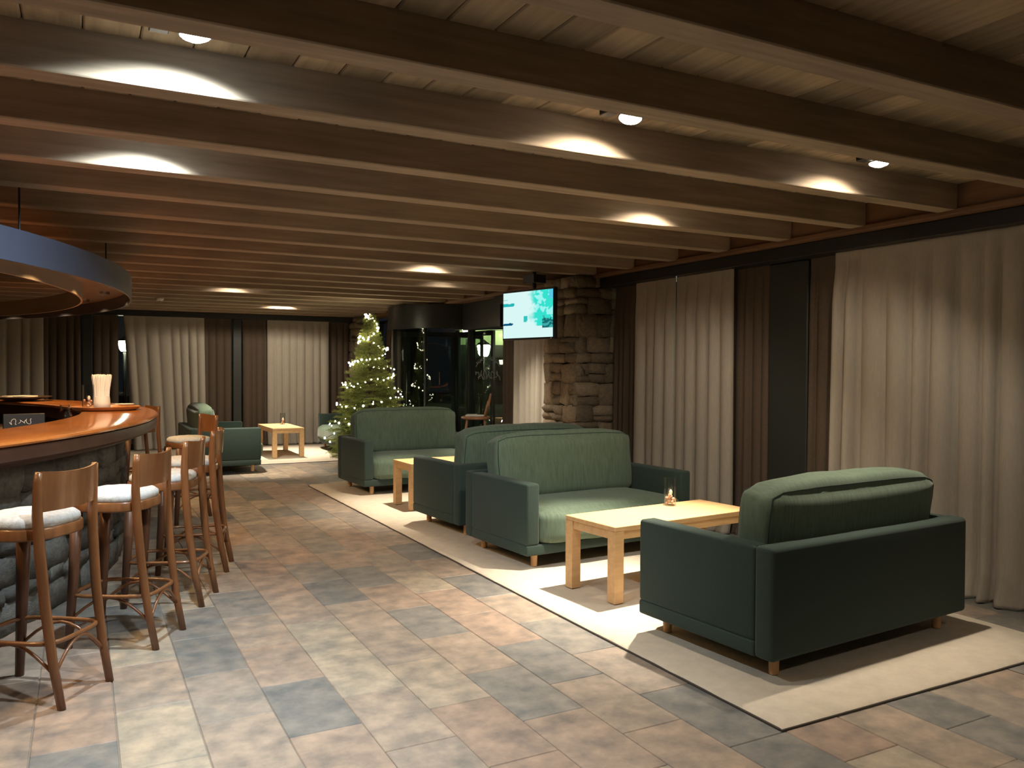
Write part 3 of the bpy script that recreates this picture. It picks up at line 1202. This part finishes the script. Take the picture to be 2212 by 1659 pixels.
def tvcol(u, v):
    """u to the right, v up, both 0..1"""
    n1 = noise.noise(Vector((u * 6, v * 6, 1.3)))
    n2 = noise.noise(Vector((u * 17, v * 17, 4.2)))
    c = Vector((.74, 1.0, .98))
    # snow field at the bottom, trees on the right
    edge = .55 + .10 * n1 + .03 * n2 + (.12 if v < .35 else 0) * (1 - v / .35) * 2.0
    if u > edge and v > .24 + .1 * n1:
        t_ = min(1, (u - edge) * 9)
        green = Vector((.04, .80, .66)) if n2 + n1 < .12 else Vector((.35, .97, .92))
        c = c.lerp(green, t_)
    if u > .80 and .2 < v < .42 - (u - .8) * .2 + .08 * n2:
        c = Vector((.01, .16, .17)) if n2 < .15 else Vector((.05, .45, .42))
    if u > .93 and v > .8:
        c = Vector((.10, .62, .85))
    if u < .22 + .05 * n2 and .70 < v < .765 + .02 * n2:
        c = Vector((.02, .50, .50))
    if u < .19 + .05 * n2 and .275 < v < .325 + .03 * n2:
        c = Vector((.0, .09, .20))
    if u < .10 and .845 < v < .855:
        c = Vector((.2, .6, .6))
    if .425 < u < .505 and .345 < v < .475 and n2 > -.35:
        c = Vector((.03, .58, .54))
    return c


me = bpy.data.meshes.new('screen')
bm.to_mesh(me)
bm.free()
ca = me.color_attributes.new('picture', 'FLOAT_COLOR', 'POINT')
for k, v in enumerate(me.vertices):
    c = tvcol((v.co.x + hx) / (2 * hx), (v.co.z + hy) / (2 * hy))
    ca.data[k].color = (*c, 1)
SCR = bpy.data.materials.new('tv_picture')
SCR.use_nodes = True
nt = SCR.node_tree
nt.nodes.clear()
at_ = nt.nodes.new('ShaderNodeAttribute')
at_.attribute_name = 'picture'
e = nt.nodes.new('ShaderNodeEmission')
e.inputs['Strength'].default_value = 0.66
nt.links.new(at_.outputs['Color'], e.inputs['Color'])
oo = nt.nodes.new('ShaderNodeOutputMaterial')
nt.links.new(e.outputs[0], oo.inputs['Surface'])
me.materials.append(SCR)
so = bpy.data.objects.new('screen', me)
C.objects.link(so)
so.parent = tv
obj('maker_mark', bx(TVW / 2 - .055, TVW / 2 - .035, -.002, 0, -TVH / 2 + .006, -TVH / 2 + .014), WHITE, tv)
bm = nb()
tube(bm, [(0, .10, -.15), (0, .10, ZC - tvc.z - .002)], .022, 10)
obj('pole', bm, BLACK, tv, True)
obj('mount_plate', bx(-.12, .12, .05, .085, -.15, .1), BLACK, tv)
obj('ceiling_plate', bx(-.09, .09, .01, .19, ZB - tvc.z - .12, ZB - tvc.z - .03, .004, 1), BLACK, tv)

# ------------------------------------------------------------------ glass entrance
dr = tag(empty('door_1', (5.7, 12.8, 0)), kind='structure')
DC = (0, 0)
DRM = mat('entrance_metal', (.02, .022, .022), .35, metal=.3)
smooth_angle(obj('drum_header', arcprism(nb(), 0, 0, 1.17, 1.0, R(95), R(265), 2.16, 2.53, 40), DRM, dr), 30)
smooth_angle(obj('drum_sill', arcprism(nb(), 0, 0, 1.17, 1.08, R(95), R(265), 0.001, .08, 40), DRM, dr), 30)
for a0_, a1_ in ((100, 140), (140, 180), (180, 220), (220, 260)):
    smooth_angle(obj('pane', arcprism(nb(), 0, 0, 1.13, 1.12, R(a0_ + 1), R(a1_ - 1), .08, 2.16, 12), GLASS, dr), 30)
for a0_ in (100, 140, 180, 220, 260):
    a = R(a0_)
    bm = nb()
    tube(bm, [(1.125 * math.cos(a), 1.125 * math.sin(a), .08), (1.125 * math.cos(a), 1.125 * math.sin(a), 2.16)], .025, 8)
    obj('mullion', bm, DRM, dr, True)
for k in range(3):                                             # revolving leaves
    a = R(40 + 120 * k)
    lf = obj('leaf', box(nb(), .04, 1.05, -.006, .006, .12, 2.1, mtx=Matrix.Rotation(a, 4, 'Z')), GLASS, dr)
    bm = nb()
    for x0, x1, z0, z1 in ((.03, .09, .05, 2.14), (1.02, 1.08, .05, 2.14), (.09, 1.02, .05, .15), (.09, 1.02, 2.06, 2.14)):
        box(bm, x0, x1, -.022, .022, z0, z1, mtx=Matrix.Rotation(a, 4, 'Z'))
    obj('leaf_frame', bm, DRM, lf)
    bm = nb()
    tube(bm, [Matrix.Rotation(a, 3, 'Z') @ Vector((.85, .045, .9)), Matrix.Rotation(a, 3, 'Z') @ Vector((.85, .045, 1.45))], .014, 8)
    obj('handle', bm, CHROME, lf, True)
bm = nb()
tube(bm, [(0, 0, .02), (0, 0, 2.16)], .03, 10)
obj('centre_post', bm, DRM, dr, True)
# flat glazed side panel with a dark header above, between the drum and the brown curtain
dr2 = tag(empty('door_2', (5.42, 11.0, 0)), kind='structure')
obj('header', bx(-.12, .1, -.62, .68, 2.12, 2.53, .004, 1), DRM, dr2)
obj('stile', bx(-.03, .03, -.62, -.55, 0, 2.12), DRM, dr2)
obj('stile', bx(-.03, .03, .60, .68, 0, 2.12), DRM, dr2)
obj('bottom_rail', bx(-.03, .03, -.55, .60, 0, .12), DRM, dr2)
pn = obj('pane', bx(-.005, .005, -.55, .60, .12, 2.12), GLASS, dr2)
ETCH = mat('etched_white', (.2, .21, .21), .8)
bm = nb()
for s0 in (-1, 1):                                              # curved spray above the script
    tube(bm, [(-.012, s0 * (.05 + .35 * k / 8), 1.66 - .10 * (k / 8) ** 2 + .012 * math.sin(k * 2.2)) for k in range(9)], .006, 5)
    for k in range(1, 8):
        yy_, zz_ = s0 * (.05 + .35 * k / 8), 1.66 - .10 * (k / 8) ** 2
        tube(bm, [(-.012, yy_, zz_), (-.012, yy_ + s0 * .03, zz_ + .035)], .005, 4)
pts = []
for k in range(60):                                            # flowing, unreadable script line
    t_ = k / 59
    pts.append((-.012, .40 - .80 * t_ + .035 * math.sin(k * .95), 1.42 + .055 * math.sin(k * .62) + .02 * math.sin(k * 1.7)))
tube(bm, pts, .006, 5)
obj('etched_script', bm, ETCH, pn, True)
tag(obj('trim_9', bx(5.44, 5.5, 13.9, 14.18, 0, 2.53), DRM), kind='structure')

# wooden high chair with spindle back beside the entrance
OAKC = mat('reddish_chair_wood', (.40, .20, .10), .4, var=.15, scale=5, stretch=(5, 5, 1), coat=.2)
hc = thing('high_chair', 'wooden spindle back high chair with a pale seat cloth beside the glass entrance', 'chair', (5.0, 10.55, 0), R(-25))
# local: sits facing -x, back at +x
bm = nb()
lathe(bm, [(.17, .79), (.205, .80), (.21, .825), (.19, .835), (.02, .828)], 26)
obj('seat', bm, OAKC, hc, True)
bm = nb()
box(bm, -.15, .12, -.13, .13, .836, .85, .006, 2)
box(bm, -.13, .02, -.1, .1, .85, .862, .005, 2)
obj('seat_cloth', bm, WHITE, hc)
for k in range(7):
    t_ = -1 + 2 * k / 6
    yy_ = .15 * t_
    bm = nb()
    tube(bm, [(.12 + .06 * (1 - t_ * t_) * .5, yy_, .825), (.18 + .07 * (1 - t_ * t_) * .5, yy_ * 1.15, 1.0 + .13 * math.sqrt(max(0, 1 - (t_ * .93) ** 2)))], .009, 7)
    obj('spindle', bm, OAKC, hc, True)
bm = nb()
tube(bm, [(.18 + .035 * math.sin(PI * k / 16), .19 * math.cos(PI * k / 16), .98 + .17 * math.sin(PI * k / 16)) for k in range(17)], .014, 8)
obj('bow', bm, OAKC, hc, True)
for sx in (-1, 1):
    for sy in (-1, 1):
        bm = nb()
        tube(bm, [(sx * .12, sy * .11, .80), (sx * .17, sy * .15, .4), (sx * .21, sy * .18, 0.0)], .017, 8, rads=[.015, .021, .014])
        obj('leg', bm, OAKC, hc, True)
for sy in (-1, 1):
    bm = nb()
    tube(bm, [(-.185, sy * .165, .28), (.185, sy * .165, .28)], .011, 7)
    obj('stretcher', bm, OAKC, hc, True)

# ------------------------------------------------------------------ fir tree with lights
TX, TY = 3.92, 12.05
TH = 2.37
ft = thing('fir_tree', 'green fir tree wound with lights behind a sofa', 'tree', (TX, TY, 0))
bm = nb()
tube(bm, [(0, 0, .05), (.01, 0, .8), (0, .01, 1.6), (0, 0, TH)], .03, 8, rads=[.045, .035, .02, .006])
obj('trunk', bm, mat('bark', (.10, .06, .035), .9), ft, True)
bm = nb()
lathe(bm, [(.16, 0.001), (.2, .26), (.18, .26), (.15, .2)], 20)
obj('tree_stand', bm, mat('stand_dark', (.04, .035, .03), .7), ft, True)
NEED = mat('fir_needles', (.14, .18, .03), .7, col2=(.22, .26, .055), scale=9)
rnd = random.Random(21)


def tree_rad(z):
    t_ = max(0, min(1, (z - .22) / (TH - .22)))
    return .72 * (1 - t_) ** 0.95 + .03


bmb = nb()
vN, fN = [], []


def needle(p, d, ln, wd):
    s_ = d.cross(Vector((rnd.uniform(-1, 1), rnd.uniform(-1, 1), rnd.uniform(-1, 1))))
    if s_.length < 1e-4:
        return
    s_ = s_.normalized() * wd
    i = len(vN)
    vN.extend([p - s_, p + s_, p + d * ln])
    fN.append((i, i + 1, i + 2))


def twig(p0, d, ln):
    n = max(4, int(ln / .009))
    for k in range(n):
        q = p0 + d * (ln * k / n) + Vector((0, 0, -.03 * ln * (k / n) ** 2))
        for r_ in range(3):
            a = rnd.uniform(0, 2 * PI)
            e1 = d.orthogonal().normalized()
            e2 = d.cross(e1)
            dd = (d * rnd.uniform(.5, .9) + (e1 * math.cos(a) + e2 * math.sin(a)) * .8).normalized()
            needle(q, dd, rnd.uniform(.022, .04), .0022)


nb_ = 210
for i in range(nb_):
    t_ = (i + .5) / nb_
    z = .25 + (TH - .30) * (1 - (1 - t_) ** 1.35) if False else .25 + (TH - .3) * t_ ** 1.15
    a = i * 2.399963 + rnd.uniform(-.3, .3)
    rr_ = tree_rad(z) * rnd.uniform(.78, 1.12)
    d = Vector((math.cos(a), math.sin(a), -.10 + .35 * t_)).normalized()
    p0 = Vector((0, 0, z))
    tube(bmb, [p0, p0 + d * rr_], .006, 4, rads=[.007, .003])
    m_ = max(3, int(rr_ / .06))
    twig(p0 + d * rr_ * .15, d, rr_ * .9)
    for k in range(m_):
        f_ = .2 + .75 * k / m_
        for sg in (-1, 1):
            side = d.cross(Vector((0, 0, 1))).normalized() * sg
            dd = (d * .75 + side * .75 + Vector((0, 0, rnd.uniform(-.25, .2)))).normalized()
            twig(p0 + d * rr_ * f_, dd, rr_ * (1 - f_) * .6 + .05)
tag(obj('branches', bmb, MATS['bark'], ft), kind='stuff')
me = bpy.data.meshes.new('needles')
me.from_pydata([tuple(v) for v in vN], [], fN)
me.materials.append(NEED)
o = bpy.data.objects.new('needles', me)
C.objects.link(o)
o.parent = ft
tag(o, kind='stuff')

ls = thing('string_lights', 'string of warm white lights spiralling around the fir tree', 'string lights', (TX, TY, 0))
bulb0 = None
BULB = emis('bulb_glow', (1.0, .86, .58), 42)
wire = []
turns = 6.3
NBU = 150
for k in range(NBU):
    t_ = k / (NBU - 1)
    z = .45 + (TH - .42) * t_
    rr_ = tree_rad(z) * (.99) + .01
    a = 2 * PI * turns * (t_ ** .82) + 2.2
    p = Vector((rr_ * math.cos(a), rr_ * math.sin(a), z + .03 * math.sin(a * 3.3) + .05 * math.sin(a + .6)))
    wire.append(p)
bm = nb()
tube(bm, wire, .0035, 5)
obj('wire', bm, mat('wire_green', (.02, .04, .02), .6), ls)
for k in range(0, NBU):
    p = wire[k] + Vector((rnd.uniform(-.02, .02), rnd.uniform(-.02, .02), rnd.uniform(-.012, .022)))
    if bulb0 is None:
        bm = nb()
        bmesh.ops.create_icosphere(bm, subdivisions=1, radius=.0125)
        bulb0 = obj('bulb', bm, BULB, ls, True)
        o = bulb0
    else:
        o = inst(bulb0, ls)
    o.location = p
    sc_ = rnd.choice([.7, .9, 1.0, 1.25])
    o.scale = (sc_, sc_, sc_ * 1.1)

# ------------------------------------------------------------------ outside, at night
ASPH = mat('dark_asphalt', (.03, .03, .03), .9, var=.2)
g = tag(obj('ground', bx(5.7, 40, -12, 50, -.3, -.02), ASPH), kind='structure')
g = tag(obj('ground', bx(-30, 5.65, 16.85, 50, -.3, -.02), ASPH), kind='structure')
LAMPG = emis('lantern_glow', (1.0, .93, .72), 30)


def lantern(label, x, y, z, r=.14):
    l = thing('street_lantern', label, 'lantern', (x, y, 0), 0, 'lit lanterns outside the windows')
    bm = nb()
    tube(bm, [(0, 0, -.02), (0, 0, z - r * 1.15)], .035, 8, rads=[.05, .03])
    obj('post', bm, BLACK, l, True)
    bm = nb()
    lathe(bm, [(r * .55, z - r), (r * .8, z - r * .6), (r, z + r * .55), (r * .85, z + r * .7)], 14)
    obj('lamp', bm, LAMPG, l, True)
    bm = nb()
    lathe(bm, [(r * 1.1, z + r * .72), (r * .5, z + r * 1.15), (r * .1, z + r * 1.5)], 14)
    obj('cap', bm, BLACK, l, True)


lantern('big glowing lantern seen through the entrance side glass', 9.0, 18.53, 2.01, .17)
lantern('smaller glowing lantern at the upper left of the entrance side glass', 11.0, 23.9, 2.72, .14)
lantern('lantern glowing at the edge of a cream far curtain', .755, 17.6, 1.95, .12)
lantern('lantern glimpsed through the slit between two cream curtains', 8.0, 9.75, 1.85, .14)
lantern('lantern outside behind the tall cream curtain', 7.0, 4.93, 1.77, .14)
fb = thing('lit_facade', 'pale green lit house wall outside the entrance glass', 'building', (15.6, 32.5, 0), R(-28))
obj('wall', bx(-.9, 1.6, 0, .3, -.02, 2.6), mat('facade_dark', (.03, .03, .028), .9), fb)
obj('upper_wall', bx(-.9, 1.6, 0, .3, 2.6, 3.24), mat('facade_plaster', (.35, .37, .24), .9, var=.1, scale=.6), fb)
for x0 in (-.6, .5):
    wn = obj('window', bx(x0, x0 + .8, -.03, .02, .9, 2.1), BLACK, fb)
    obj('pane', bx(x0 + .06, x0 + .74, -.04, -.031, .96, 2.04), GLASS, wn)
obj('eave', bx(-1.1, 1.8, -.9, .4, 3.24, 3.36), BLACK, fb)
for x0 in (-.2, .9):
    L = bpy.data.lights.new('facade_lamp', 'POINT')
    L.color = (.9, 1.0, .6)
    L.energy = 60
    L.shadow_soft_size = .1
    lo = bpy.data.objects.new('facade_lamp', L)
    C.objects.link(lo)
    lo.parent = fb
    lo.location = (x0, -.7, 3.0)
